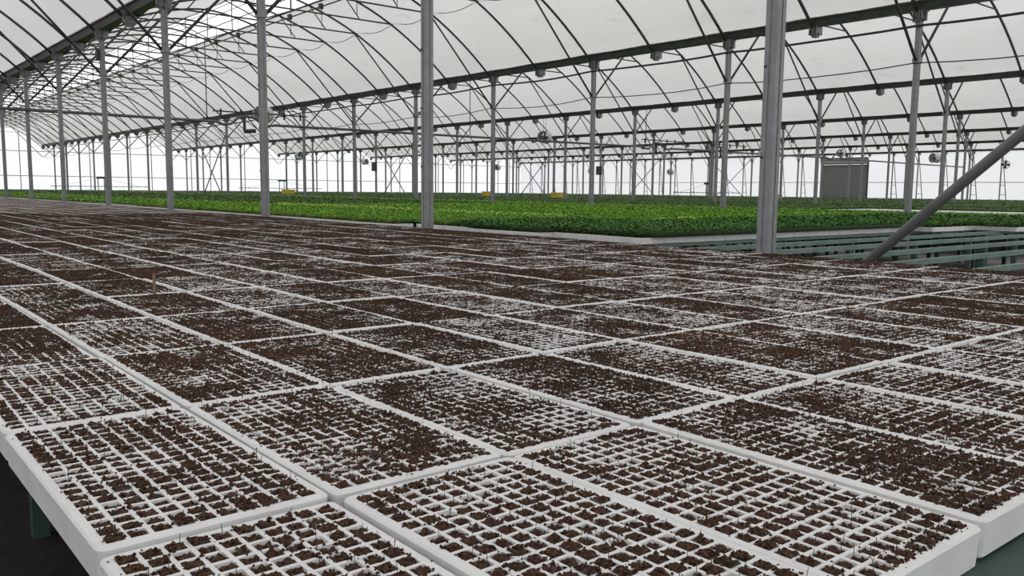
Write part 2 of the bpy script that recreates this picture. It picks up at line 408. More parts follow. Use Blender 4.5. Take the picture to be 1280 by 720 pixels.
def build_side_wall(name, x, label, frames, door=None):
    w = bpy.data.objects.new(name, None); COL.objects.link(w); w.location = (x, 0, 0); tag(w, label, kind='structure')
    b = MB()
    segs = [(YN, YE)] if not door else [(YN, door[0]), (door[1], YE)]
    for y0, y1 in segs: b.add([(0, y0, 0), (0, y1, 0), (0, y1, HG + 0.3), (0, y0, HG + 0.3)], [(0, 1, 2, 3)])
    if door: b.add([(0, door[0], door[2]), (0, door[1], door[2]), (0, door[1], HG + 0.3), (0, door[0], HG + 0.3)], [(0, 1, 2, 3)])
    put('wall_film', b.mesh('wall_film', 'sidefilm'), w)
    if not frames: return w
    for y0, y1 in segs:
        put('girt', MB().tube([(-0.1, y0, 1.57 + T), (-0.1, y1, 1.57 + T)], 0.032, 5).mesh('girt', 'galv'), w)
    leg = MB().box(-0.17, -0.08, -0.045, 0.045, 0, HG).mesh('leg', 'galv')
    lean = MB().tube([(-0.14, -0.03, HG - 0.1), (-0.14, -0.62, 0.4)], 0.04, 5).mesh('leaning_leg', 'galv')
    rung = MB().tube([(-0.14, 0, 0.42*HG), (-0.14, -0.36, 0.42*HG)], 0.025, 5).mesh('rung', 'galv')
    rung2 = MB().tube([(-0.14, 0, 0.26*HG), (-0.14, -0.46, 0.26*HG)], 0.025, 5).mesh('rung', 'galv')
    for k2 in range(10, 2*KMAX):
        y = postY(k2/2)
        if door and door[0] - 0.2 < y < door[1] + 0.2: continue
        f = put('wall_frame', leg, w, (0, y, 0)); put('leaning_leg', lean, f); put('rung', rung, f); put('rung', rung2, f)
    return w
build_side_wall('wall_right', XW, 'far pale film side wall with A-shaped posts', True, (41.5, 46.5, 4.12 + T))
build_side_wall('wall_left', XL, 'pale film side wall outside the picture on the left', False)

# roller door in the far side wall
d1 = bpy.data.objects.new('door_1', None); COL.objects.link(d1); d1.location = (XW, 44.0, 0)
tag(d1, 'grey ribbed roller door in the far side wall', kind='structure')
slat = MB().box(-0.13, -0.07, -2.4, 2.4, 0, 0.185)
slat.tube([(-0.13, -2.4, 0.0), (-0.13, 2.4, 0.0)], 0.016, 4)
me_slat = slat.mesh('door_slat', 'door')
for j in range(22): put('door_slat', me_slat, d1, (0, 0, 0.19*j))
put('door_header', MB().box(-0.35, -0.05, -2.5, 2.5, 4.2, 4.45).mesh('door_header', 'galv'), d1)
put('roller_box', MB().box(-0.45, -0.05, -2.5, 2.5, 4.47, 4.9).mesh('roller_box', 'door'), d1)
for s in (-1, 1): put('door_jamb', MB().box(-0.2, -0.04, s*2.46 - 0.06, s*2.46 + 0.06, 0, 4.5).mesh('door_jamb', 'dark'), d1)

# ------------------------------------------------------------------ posts
def shaft_mesh(h):
    a, g, q = 0.054, 0.012, 0.007
    side = [(-a, -a), (-g, -a), (-g, -a + q), (g, -a + q), (g, -a)]
    poly = []
    for t in range(4):
        ct, st = [(1, 0), (0, 1), (-1, 0), (0, -1)][t]
        poly += [(x*ct - y*st, x*st + y*ct) for x, y in side]
    return MB().prism(poly, 0, h).mesh('post_shaft', 'galv')
me_shaft = shaft_mesh(HG)
me_head = MB().box(-0.13, 0.13, -0.13, 0.13, HG - 0.02, HG).box(-0.01, 0.01, -0.15, 0.15, HG - 0.22, HG - 0.02).box(-0.15, 0.15, -0.068, -0.058, HG - 0.2, HG - 0.02).mesh('head_plate', 'bracket')
me_base = MB().box(-0.13, 0.13, -0.13, 0.13, 0, 0.02).mesh('base_plate', 'galv')
me_collar = MB().box(-0.075, 0.075, -0.075, 0.075, ST_Z - 0.06, ST_Z + 0.06).mesh('strut_collar', 'galv')
me_bolt = MB().tube([(-0.068, 0, 0), (-0.058, 0, 0)], 0.012, 6).mesh('bolt', 'dark')
ROWLAB = ['along the soil tray edge', 'behind the nearest green bench', 'in the third post row', 'in the fourth post row', 'in the fifth post row', 'in the sixth post row']
for r in range(0, NROW):
    x = rowx(r)
    ks = [k for k in range(KMIN, KMAX) if in_view((x, postY(k), HG - 0.5), 260) or in_view((x, postY(k), T + 0.3), 260)]
    if r == 0: ks = sorted(set(ks + [-1, 0]))
    vis = [k for k in ks if in_view((x, postY(k), T + 0.15), 6)]
    for k in ks:
        t = bpy.data.objects.new('steel_post', None); COL.objects.link(t); t.location = (x, postY(k), 0)
        if k in vis:
            n = vis.index(k)
            if r == 0 and n == 0: lab = 'thick grey steel post nearest the camera at the soil tray edge'
            elif n == 0: lab = 'grey steel post nearest the right edge ' + ROWLAB[r]
            else: lab = 'grey steel post, %s from the right, %s' % (ordw(n+1), ROWLAB[r])
        else: lab = 'grey steel post outside the picture, bay %s, %s' % (ordw(k + 4), ROWLAB[r])
        tag(t, lab, 'post', 'steel posts of the greenhouse frame')
        put('post_shaft', me_shaft, t); put('head_plate', me_head, t); put('strut_collar', me_collar, t); put('base_plate', me_base, t)
        if r == 0 and k in (0, 1, 2):
            for z in (1.6, 2.3, 3.0): put('bolt', me_bolt, t, (0, 0.035, z))

# wind braces
def brace(name, r, k0, z0, k1, z1, rad, label, off=0.0):
    o = put(name, MB().tube([(0, 0, z0 - 0.0), (0, postY(k1) - postY(k0), z1)], rad, 12).mesh(name, 'brace'), None, (rowx(r) + off, postY(k0), 0))
    tag(o, label, 'brace', 'diagonal wind braces'); return o
brace('diagonal_brace', 0, 0, 0.06, -1, 3.62 + T, 0.036, 'thick grey tube leaning diagonally across the right edge')
RN = ['first', 'second', 'third', 'fourth', 'fifth', 'sixth']
for r in range(1, NROW):
    brace('diagonal_brace', r, 9, 3.7 + T, 10, 0.15, 0.032, 'slim diagonal brace falling to the left in the %s post row' % RN[r], 0.07)
    brace('diagonal_brace', r, 10, 3.7 + T, 9, 0.15, 0.032, 'slim diagonal brace falling to the right in the %s post row' % RN[r], -0.07)

# ------------------------------------------------------------------ cables and pipes
def cable(name, label, cat, pts, r, n=5, mat='cable', group=None):
    o = put(name, MB().tube(pts, r, n).mesh(name, mat)); tag(o, label, cat, group); return o
def swag(x, z, sag, k0, k1, step=1.0, n=6):
    pts = []
    k = k0
    while k < k1 - 1e-6:
        for j in range(n):
            u = j/n; pts.append((x + 0.015*math.sin(7*k), postY(k + u*step), z - sag*4*u*(1-u) + 0.012*math.sin(5*k + j)))
        k += step
    pts.append((x, postY(k1), z)); return pts
cable('power_cable', 'thick black cable slung just below the second gutter', 'cable', swag(rowx(1) - 0.09, 4.0 + T, 0.05, -1, 19), 0.028)
cable('power_cable', 'thin black wire slung between posts at the strut joints', 'cable', swag(rowx(1) - 0.08, 3.24 + T, 0.10, -1, 19), 0.013)
cable('power_cable', 'thin wire looping along the ends of the roof ties', 'cable', swag(rowx(1) - CH_D + 0.15, CH_Z + 0.05, 0.20, 0, 19, 0.5), 0.011)
cable('power_cable', 'thin wire looping along the roof ties behind the second gutter', 'cable', swag(rowx(1) + CH_D - 0.15, CH_Z + 0.05, 0.20, 0, 19, 0.5), 0.011)
YP, ZP = postY(6) - 0.12, 2.98 + T
wp = bpy.data.objects.new('water_pipe', None); COL.objects.link(wp); wp.location = (0, YP, ZP)
tag(wp, 'long grey pipe hung crosswise below the gutters with bent loops', 'pipe')
def wig(x): return [(x - 1.2, 0, 0), (x - 0.9, 0, -0.1), (x - 0.6, 0, -0.05), (x - 0.3, 0, 0.22), (x, 0, 0.27), (x + 0.35, 0, 0.22), (x + 0.8, 0, -0.08), (x + 1.2, 0, -0.02)]
pp = [(-6.0, 0, 0.05)]
for xx in (13.2, 37.5, 43.5, 57.0): pp += wig(xx)
pp.append((78.0, 0, -0.12))
put('pipe_run', MB().tube(pp, 0.055, 7).mesh('pipe_run', 'pipe'), wp)
for x in (rowx(1) + 0.0, rowx(2), rowx(3), 11.8, 24.3, 36.7):
    zt = (HG if abs((x - XR) % SPAN) < 0.01 or abs((x - XR) % SPAN - SPAN) < 0.01 else CH_Z) - ZP
    put('hanger', MB().tube([(x - 0.14, 0, 0), (x - 0.14, 0, zt)], 0.02, 5).mesh('hanger', 'frame'), wp)
for xx in (13.2, 37.5, 43.5):
    mt = put('valve_motor', MB().tube([(xx - 0.1, -0.05, -0.32), (xx + 0.35, -0.05, -0.28)], 0.08, 10).mesh('valve_motor', 'dark'), wp)
    put('valve_bracket', MB().box(xx - 0.12, xx - 0.04, -0.08, 0.02, -0.3, 0.25).mesh('valve_bracket', 'dark'), mt)
    put('drive_rail', MB().box(xx - 1.3, xx + 2.6, -0.03, 0.03, 0.38, 0.43).mesh('drive_rail', 'frame'), wp)
    for q in (-1.0, -0.2, 0.9, 1.6, 2.3):
        put('clamp', MB().box(xx + q - 0.03, xx + q + 0.03, -0.03, 0.03, 0.22, 0.5).mesh('clamp', 'frame'), wp)

# ------------------------------------------------------------------ circulation fans
def fan_meshes():
    n = 20; R = 0.33; L = 0.5; h = MB()
    for rr, flip in ((R, False), (R - 0.02, True)):
        vs = [(-L/2, rr*math.cos(2*math.pi*j/n), rr*math.sin(2*math.pi*j/n)) for j in range(n)] + [(L/2, rr*math.cos(2*math.pi*j/n), rr*math.sin(2*math.pi*j/n)) for j in range(n)]
        h.add(vs, [((j, (j+1) % n, n+(j+1) % n, n+j) if not flip else (n+j, n+(j+1) % n, (j+1) % n, j)) for j in range(n)], True)
    for sx in (-L/2, L/2):
        h.add([(sx, rr*math.cos(2*math.pi*j/n), rr*math.sin(2*math.pi*j/n)) for rr in (R - 0.02, R + 0.015) for j in range(n)],
              [(j, (j+1) % n, n+(j+1) % n, n+j) for j in range(n)])
    g = MB()
    for sx in (-L/2 - 0.01, L/2 + 0.01):
        for q in range(6):
            a = math.pi*q/6; g.tube([(sx, -R*math.cos(a), -R*math.sin(a)), (sx, R*math.cos(a), R*math.sin(a))], 0.008, 4)
        for rr in (0.12, 0.22): g.tube([(sx, rr*math.cos(2*math.pi*j/16), rr*math.sin(2*math.pi*j/16)) for j in range(17)], 0.006, 4)
    hub = MB().tube([(-0.18, 0, 0), (0.16, 0, 0)], 0.085, 10)
    bl = MB()
    bl.add([(-0.07, -0.05, 0.07), (0.02, 0.06, 0.07), (0.05, 0.12, 0.29), (-0.09, -0.10, 0.29), (-0.06, -0.05, 0.07), (0.03, 0.06, 0.07), (0.06, 0.12, 0.29), (-0.08, -0.10, 0.29)],
           [(0,1,2,3),(7,6,5,4),(0,4,5,1),(1,5,6,2),(2,6,7,3),(3,7,4,0)])
    return h.mesh('fan_housing', 'fanwhite'), g.mesh('fan_guard', 'galv'), hub.mesh('fan_motor', 'dark'), bl.mesh('fan_blade', 'dark')
FM = fan_meshes()
def fan(p, rz, label, top):
    t = bpy.data.objects.new('circulation_fan', None); COL.objects.link(t); t.location = p; t.rotation_euler = (0, 0, rz)
    tag(t, label, 'fan', 'white circulation fans hung under the roof')
    put('fan_housing', FM[0], t); put('fan_guard', FM[1], t); put('fan_motor', FM[2], t)
    for j in range(4): put('fan_blade', FM[3], t, (0, 0, 0), (j*math.pi/2, 0, 0))
    for s in (-0.18, 0.18): put('hanger_wire', MB().tube([(s, 0, 0.33), (s, 0, top - p[2])], 0.008, 4).mesh('hanger_wire', 'frame'), t)
CT = CH_Z - 0.03
fan((30.85 + 0.3, postY(6.5), 3.37 + T), math.radians(205), 'large white round fan hanging in mid picture below the roof ties', CT)
fan((14.35, 32.7, 3.45 + T), math.radians(215), 'white round fan half hidden behind the third nearest post', CT)
fan((62.0, postY(5), 3.05 + T), math.radians(160), 'white fan hanging before the right side wall beyond the leaning tube', CT)
fan((74.0, 26.8, 2.90 + T), math.radians(200), 'white fan hanging nearest the right edge of the picture', CT)
fan((59.9, 45.2, 4.31 + T), math.radians(160), 'white fan hanging just left of the thick nearest post', CT)
fan((33.0, 68.5, 3.27 + T), math.radians(95), 'fan seen face-on before the bright end wall at left', CT)
fan((72.5, 40.2, 4.1 + T), math.radians(190), 'white fan hanging in front of the grey roller door', CT)
fan((61.0, 76.0, 3.05 + T), math.radians(200), 'small far fan in the middle background', CT)
fan((49.5, 86.0, 3.55 + T), math.radians(110), 'small far fan left of the second nearest post', CT)
fan((71.5, 71.3, 2.85 + T), math.radians(110), 'small dark far fan beside a post right of centre', CT)
fan((74.0, 61.3, 2.65 + T), math.radians(200), 'small far fan against the side wall right of centre', CT)

# control boxes fixed to posts
def control_box(p, label):
    t = bpy.data.objects.new('control_box', None); COL.objects.link(t); t.location = p; tag(t, label, 'box')
    put('box_body', MB().box(-0.16, 0.0, -0.22, 0.22, -0.3, 0.3).mesh('box_body', 'dark'), t)
    put('box_door', MB().box(-0.175, -0.16, -0.19, 0.19, -0.26, 0.26).mesh('box_door', 'dark'), t)
    return t
control_box((rowx(2) - 0.07, postY(10), 2.0 + T), 'small grey control box on a post in mid background')
control_box((rowx(3) - 0.07, postY(8), 1.9 + T), 'small dark control box on a far post in the background')
cb = control_box((rowx(0) - 0.06, postY(4), 3.72 + T), 'dark control box high on the fifth nearest post'); cb.scale = (0.45, 0.4, 0.4)

# irrigation booms standing far back
def boom(cx, cy, half, label):
    t = bpy.data.objects.new('irrigation_boom', None); COL.objects.link(t); t.location = (cx, cy, 0); tag(t, label, 'sprayer', 'spray booms over the far benches')
    put('boom_pipe', MB().tube([(-half, 0, 0.42 + T), (half, 0, 0.42 + T)], 0.03, 5).mesh('boom_pipe', 'pipe'), t)
    for s in (-1, 1):
        put('upright', MB().tube([(s*0.28, 0, 0.25 + T), (s*0.28, 0, 1.25 + T)], 0.045, 6).mesh('upright', 'pipe'), t)
        put('stay_wire', MB().tube([(s*0.28, 0, 1.2 + T), (s*half*0.8, 0, 0.45 + T)], 0.012, 4).mesh('stay_wire', 'frame'), t)
        put('support_leg', MB().tube([(s*0.28, 0, 0), (s*0.28, 0, 0.25 + T)], 0.04, 6).mesh('support_leg', 'pipe'), t)
    put('motor_box', MB().box(-0.4, 0.4, -0.2, 0.2, 1.18 + T, 1.38 + T).mesh('motor_box', 'dark'), t)
    nz = MB().tube([(0, 0, 0.3 + T), (0, 0, 0.42 + T)], 0.02, 5).mesh('nozzle', 'dark')
    for j in range(13): put('nozzle', nz, t, (-half + (j + 0.5)*2*half/13, 0, 0))
boom(22.1, postY(18), 4.5, 'far spray boom on two uprights at the left end wall')
boom(41.0, postY(18), 5.0, 'far spray boom beside the yellow crate at left')
boom(64.5, postY(9.5), 5.0, 'far spray boom low before the side wall right of centre')

# ------------------------------------------------------------------ soil tray bench and trays
PU, PV = 0.345, 0.684
TW, TL, TH = 0.336, 0.673, 0.062
def bench_rail_mesh(L): return MB().box(0, L, -0.02, 0.02, -0.045, 0).mesh('rail', 'greenpaint')
me_leg = MB().box(-0.028, 0.028, -0.028, 0.028, 0, T - TH - 0.09).mesh('leg', 'greenleg')
bench = bpy.data.objects.new('tray_bench', None); COL.objects.link(bench); bench.location = (0, 0, 0)
tag(bench, 'green steel bench carrying the dark soil trays', 'bench')
mr = bench_rail_mesh(5.44)
for j in range(-1, 24):
    for dy in (0.10, 0.50):
        put('rail', mr, bench, (0.04, PV*j + dy, T - TH))
for x in (0.34, 1.9, 3.7, 5.40):
    put('long_beam', MB().box(x - 0.022, x + 0.022, -0.66, 60, T - TH - 0.09, T - TH - 0.045).mesh('long_beam', 'greenpaint'), bench)
    for y in [-0.35] + [2.35 + 1.32*j for j in range(11)]: put('leg', me_leg, bench, (x, y, 0.0))
put('front_rail', MB().box(0.03, 5.5, -0.745, -0.66, T - TH - 0.05, T - TH).mesh('front_rail', 'greenleg'), bench)

def tray_mesh():
    b = MB(); w, l, r, bv = TW/2, TL/2, 0.014, 0.0035
    def loop(inset, z):
        pts = []
        for cx, cy, a0 in ((w - r, l - r, 0), (-w + r, l - r, 90), (-w + r, -l + r, 180), (w - r, -l + r, 270)):
            for q in range(4):
                a = math.radians(a0 + q*30); pts.append((cx + (r - inset)*math.cos(a), cy + (r - inset)*math.sin(a), z))
        return pts
    L0, L1, L2, L3 = loop(bv, 0), loop(0, -bv), loop(0.004, -TH + 0.004), loop(0.008, -TH)
    n = 16
    b.add(L0 + L1 + L2 + L3, [(k*n + (i+1) % n, k*n + i, (k+1)*n + i, (k+1)*n + (i+1) % n) for k in range(3) for i in range(n)] + [tuple(3*n + i for i in range(n-1, -1, -1))])
    ix, iy = w - 0.0125, l - 0.0125
    C = [(ix, iy, 0), (-ix, iy, 0), (-ix, -iy, 0), (ix, -iy, 0)]
    o = L0 + C; fs = []
    for q in range(4):
        for i in range(3): fs.append((4*q + i, 4*q + i + 1, 16 + q))
        fs.append((4*q + 3, (4*q + 4) % 16, 16 + (q+1) % 4, 16 + q))
    b.add(o, fs)
    px, py = 2*ix/10, 2*iy/20; hx, hy = 0.0122, 0.0128     # half openings
    def lines(i0, p, h, n):
        out = [-i0]
        for k in range(n): c = -i0 + (k + 0.5)*p; out += [c - h, c + h]
        return out + [i0]
    xs, ys = lines(ix, px, hx, 10), lines(iy, py, hy, 20)
    V = [(x, y, 0) for y in ys for x in xs]; nx = len(xs); F = []
    for j in range(len(ys)-1):
        for i in range(nx-1):
            if i % 2 == 1 and j % 2 == 1: continue
            F.append((j*nx+i, j*nx+i+1, (j+1)*nx+i+1, (j+1)*nx+i))
    b.add(V, F)
    D, tp = 0.030, 0.0035
    for jy in range(20):
        for jx in range(10):
            cx, cy = -ix + (jx + 0.5)*px, -iy + (jy + 0.5)*py
            q = [(cx-hx, cy-hy), (cx+hx, cy-hy), (cx+hx, cy+hy), (cx-hx, cy+hy)]
            q2 = [(cx-hx+tp, cy-hy+tp), (cx+hx-tp, cy-hy+tp), (cx+hx-tp, cy+hy-tp), (cx-hx+tp, cy+hy-tp)]
            b.add([(x, y, 0) for x, y in q] + [(x, y, -D) for x, y in q2], [(i, (i+1) % 4, 4+(i+1) % 4, 4+i) for i in range(4)] + [(4, 5, 6, 7)])
    return b.mesh('tray_body', 'foam'), ix, iy, px, py, hx, hy
me_tray, IX, IY, PX, PY, HX, HY = tray_mesh()

def value_noise(x, y, rng, cells):
    g = rng.random((cells+2, cells*2+2)); gx = (x/TW + 0.5)*cells; gy = (y/TL + 0.5)*cells*2
    i = np.clip(gx.astype(int), 0, cells); j = np.clip(gy.astype(int), 0, cells*2); u, v = gx - i, gy - j
    u, v = u*u*(3-2*u), v*v*(3-2*v)
    return (g[i, j]*(1-u) + g[i+1, j]*u)*(1-v) + (g[i, j+1]*(1-u) + g[i+1, j+1]*u)*v
OCT_V = np.array([(1,0,0),(-1,0,0),(0,1,0),(0,-1,0),(0,0,1),(0,0,-1)], float)
OCT_F = np.array([(0,2,4),(2,1,4),(1,3,4),(3,0,4),(2,0,5),(1,2,5),(3,1,5),(0,3,5)])
def soil_mesh(seed, cover):
    rng = np.random.default_rng(seed); V = []; F = []; nv = 0
    cxs = -IX + (np.arange(10) + 0.5)*PX; cys = -IY + (np.arange(20) + 0.5)*PY
    CX, CY = np.meshgrid(cxs, cys); CX, CY = CX.ravel(), CY.ravel()
    pn = value_noise(CX, CY, rng, 3)
    fill = -0.0035 + 0.0048*np.clip((pn - 0.45 + cover*0.8)*1.5 + 0.34*rng.standard_normal(200), -1.3, 0.9)
    n = 5; u = np.linspace(-1, 1, n); UX, UY = np.meshgrid(u, u)
    grid = np.array([(j*n+i, j*n+i+1, (j+1)*n+i+1, (j+1)*n+i) for j in range(n-1) for i in range(n-1)])
    quads = []
    for c in range(200):
        dome = 0.004*(1 - 0.5*(UX**2 + UY**2))
        z = fill[c] + dome + 0.0028*rng.standard_normal((n, n))
        z = np.minimum(z, 0.0035)
        sh = 0.985
        V.append(np.c_[(CX[c] + UX*HX*sh).ravel(), (CY[c] + UY*HY*sh).ravel(), z.ravel()]); quads.append(grid + nv); nv += n*n
    quads = np.concatenate(quads)
    # crumbs: in the cells and spilled in drifts over the lattice
    N = 11000
    x = rng.uniform(-IX, IX, N); y = rng.uniform(-IY, IY, N)
    pnv = value_noise(x, y, rng, 3)*0.65 + value_noise(x, y, rng, 8)*0.35
    gx = np.abs(((x + IX)/PX) % 1 - 0.5)*PX; gy = np.abs(((y + IY)/PY) % 1 - 0.5)*PY
    incell = (gx < HX) & (gy < HY)
    pr = np.where(incell, 0.40, np.clip((pnv - 0.53 + cover)*2.8, 0.04, 1.0))
    keep = rng.random(N) < pr
    x, y, incell = x[keep], y[keep], incell[keep]
    ci = np.clip(((x + IX)/PX).astype(int), 0, 9) + 10*np.clip(((y + IY)/PY).astype(int), 0, 19)
    z = np.where(incell, fill[ci] + 0.003, 0.001)
    s = rng.lognormal(math.log(0.0023), 0.38, len(x)); s = np.clip(s, 0.0011, 0.0055)
    # strays on the rim
    K = 70; xr = rng.uniform(-TW/2 + 0.003, TW/2 - 0.003, K); yr = rng.uniform(-TL/2 + 0.003, TL/2 - 0.003, K)
    x = np.r_[x, xr]; y = np.r_[y, yr]; z = np.r_[z, np.full(K, 0.001)]; s = np.r_[s, rng.uniform(0.001, 0.0026, K)]
    n = len(x)
    sc = s[:, None, None]*rng.uniform(0.6, 1.35, (n, 6, 1)); a = rng.uniform(0, 6.28, n); ca, sa = np.cos(a)[:, None], np.sin(a)[:, None]
    P = OCT_V[None]*sc; P[..., 2] *= 0.85
    Q = np.empty_like(P); Q[..., 0] = P[..., 0]*ca - P[..., 1]*sa + x[:, None]; Q[..., 1] = P[..., 0]*sa + P[..., 1]*ca + y[:, None]; Q[..., 2] = P[..., 2] + z[:, None]
    V.append(Q.reshape(-1, 3)); tri = (OCT_F[None] + nv + 6*np.arange(n)[:, None, None]).reshape(-1, 3)
    q3 = np.concatenate([quads[:, [0, 1, 2]], quads[:, [0, 2, 3]], tri])
    return np_mesh('soil', np.concatenate(V), q3, 'soil')
COVERS = [-0.15, -0.06, 0.01, 0.06, 0.11, 0.165, 0.25, 0.40]
SOILS = [soil_mesh(100 + i, c) for i, c in enumerate(COVERS)]
def sprout_mesh(seed):
    rng = random.Random(seed); b = MB()
    for jy in range(20):
        for jx in range(10):
            if rng.random() > 0.42: continue
            x = -IX + (jx + 0.5)*PX + rng.uniform(-0.008, 0.008); y = -IY + (jy + 0.5)*PY + rng.uniform(-0.008, 0.008)
            h = rng.uniform(0.008, 0.021); lx, ly = rng.uniform(-0.002, 0.002), rng.uniform(-0.002, 0.002)
            b.tube([(x, y, -0.006), (x + lx*0.4, y + ly*0.4, h*0.5), (x + lx, y + ly, h)], 0.00055, 3, False)
            if rng.random() < 0.3:
                b.add([(x+lx, y+ly, h-0.002), (x+lx+0.002, y+ly+0.001, h+0.001), (x+lx, y+ly, h+0.004), (x+lx-0.002, y+ly-0.001, h+0.001)], [(0, 1, 2, 3)])
    return b.mesh('sprouts', 'sprout')
SPROUTS = [sprout_mesh(i) for i in range(5)]

NC, J0, J1 = 16, -1, 88
cells = []
for j in range(J0, J1):
    for i in range(NC):
        cx, cy = PU*(i + 0.5), PV*(j + 0.5)
        v = any(in_view((cx + a*TW/2, cy + c*TL/2, T), 4) for a in (-1, 0, 1) for c in (-1, 0, 1))
        cells.append((math.hypot(cx - CAM[0], cy - CAM[1]), i, j, cx, cy, v))
hero = sorted([c for c in cells if c[5]])[:300]
hero += [c for c in cells if not c[5] and c[0] < 6.5 and in_view((c[3], c[4], T), 420)]   # just outside the frame
hs = {(c[1], c[2]) for c in hero}
def jit(i, j):
    r = random.Random(i*131 + j*17 + 5)
    return r.uniform(-0.003, 0.003), r.uniform(-0.0035, 0.0035), r.uniform(-0.007, 0.007), r.uniform(-0.002, 0.004), r
for d, i, j, cx, cy, v in hero:
    dx, dy, rz, dz, r = jit(i, j)
    t = put('seed_tray', me_tray, None, (cx + dx, cy + dy, T + dz), (0, 0, rz + (math.pi if r.random() < 0.5 else 0)))
    tag(t, 'white foam tray of dark soil plugs, %s from the left in the %s row' % (ordw(i+1), ordw(j+2)), 'seed tray', 'soil-filled white foam trays on the near bench')
    pick = r.choices(range(8), [1, 2.2, 3, 3, 3, 3, 2.6, 2.0])[0]
    if j <= 0 and d < 2.2: pick = {(0, 0): 0, (0, -1): 2, (1, -1): 1, (1, 0): 3, (2, -1): 1, (2, 0): 3, (3, -1): 4}.get((i, j), pick)
    s = put('soil', SOILS[pick], t); s['kind'] = 'stuff'
    s = put('sprouts', SPROUTS[r.randrange(5)], t); s['kind'] = 'stuff'
# every further tray of the bench in one object
V = []; F = []; UV = []; MI = []
for d, i, j, cx, cy, v in cells:
    if (i, j) in hs: continue
    dx, dy, rz, dz, r = jit(i, j); o = len(V); w, l = TW/2, TL/2; c0, s0 = math.cos(rz), math.sin(rz)
    for z in (T + dz, T - TH + dz):
        for x, y in ((-w, -l), (w, -l), (w, l), (-w, l)): V.append((cx + dx + x*c0 - y*s0, cy + dy + x*s0 + y*c0, z))
    F += [(o, o+1, o+2, o+3), (o+1, o, o+4, o+5), (o+2, o+1, o+5, o+6), (o+3, o+2, o+6, o+7), (o, o+3, o+7, o+4)]
    UV += [(0.0001, 0.0001), (0.9999, 0.0001), (0.9999, 0.9999), (0.0001, 0.9999)] + [(0, 0)]*16; MI += [0, 1, 1, 1, 1]
me = bpy.data.meshes.new('distant_seed_trays'); me.from_pydata(V, [], F); me.materials.append(M['fartray']); me.materials.append(M['foam'])
uvl = me.uv_layers.new(name='UVMap'); uvl.data.foreach_set('uv', np.array(UV, np.float32).ravel())
me.polygons.foreach_set('material_index', MI); me.update()
tag(put('distant_seed_trays', me), 'receding rows of soil-filled white trays towards the left background', 'seed trays', kind='stuff')
# a marker stake
tag(put('marker_stake', MB().box(-0.0055, 0.0055, -0.004, 0.004, -0.02, 0.092).mesh('marker_stake', 'wood'), None, (0.90, 2.73, T), (0.03, -0.05, 0.5)),
    'thin brown wooden stake standing upright in a soil tray at left', 'stake')

# ------------------------------------------------------------------ planted benches beyond the first post row
def edge_tray_mesh():
    b = MB(); w, l = TW/2 + 0.003, TL/2 + 0.003; c = 0.008
    def lp(i, z): return [(w-i, -l+c, z), (w-i, l-c, z), (w-c, l-i, z), (-w+c, l-i, z), (-w+i, l-c, z), (-w+i, -l+c, z), (-w+c, -l+i, z), (w-c, -l+i, z)]
    A, B, C, D = lp(0.0, -TH), lp(0.0, -0.004), lp(0.004, 0), lp(0.014, 0); E_ = lp(0.014, -0.006)
    n = 8; b.add(A + B + C + D + E_, [(k*n+i, k*n+(i+1) % n, (k+1)*n+(i+1) % n, (k+1)*n+i) for k in range(4) for i in range(n)] + [tuple(4*n + i for i in range(n)), tuple(range(n-1, -1, -1))])
    return b.mesh('tray_body', 'foam')
me_etray = edge_tray_mesh()
def xedge(y):                                     # where the planted trays begin, along the aisle
    if y < 6.1: return 6.30
    if y < 7.55: return 6.04
    if y < 9.0: return 6.22
    if y < 21: return 5.84
    if y < 24.5: return 6.05
    return 5.80
def yedge(x):                                     # the stepped front edge on the right
    if x < 11.95: return 4.70
    if x < 13.35: return 4.42
    if x < 16.2: return 3.82
    return 3.2
edge = []
y = 4.70
while y < 48:
    edge.append((xedge(y + 0.3) + TW/2, y + TL/2, 0, 'a')); y += PV
x = 6.30 + PU
while x < 17.4:
    edge.append((x + TW/2, yedge(x) + TL/2, 0, 'b')); x += PU
for xx, y0 in ((11.95, 4.42), (13.35, 3.82), (16.2, 3.2)): pass
na = nb = 0
for x, y, r, kind in edge:
    t = put('planted_tray', me_etray, None, (x, y, T + random.uniform(-0.002, 0.002)), (0, 0, random.uniform(-0.006, 0.006)))
    if kind == 'a':
        na += 1; lab = 'white foam tray of green seedlings along the post row, %s from the right corner' % ordw(na)
    else:
        nb += 1; lab = 'white foam tray of green seedlings above the bare green rails, %s from the corner' % ordw(nb)
    tag(t, lab, 'seed tray', 'planted white foam trays at the bench edge')
    put('peat_surface', MB().box(-TW/2 + 0.02, TW/2 - 0.02, -TL/2 + 0.02, TL/2 - 0.02, -0.008, 0.002).mesh('peat_surface', 'soil') if not bpy.data.meshes.get('peat_surface') else bpy.data.meshes['peat_surface'], t)

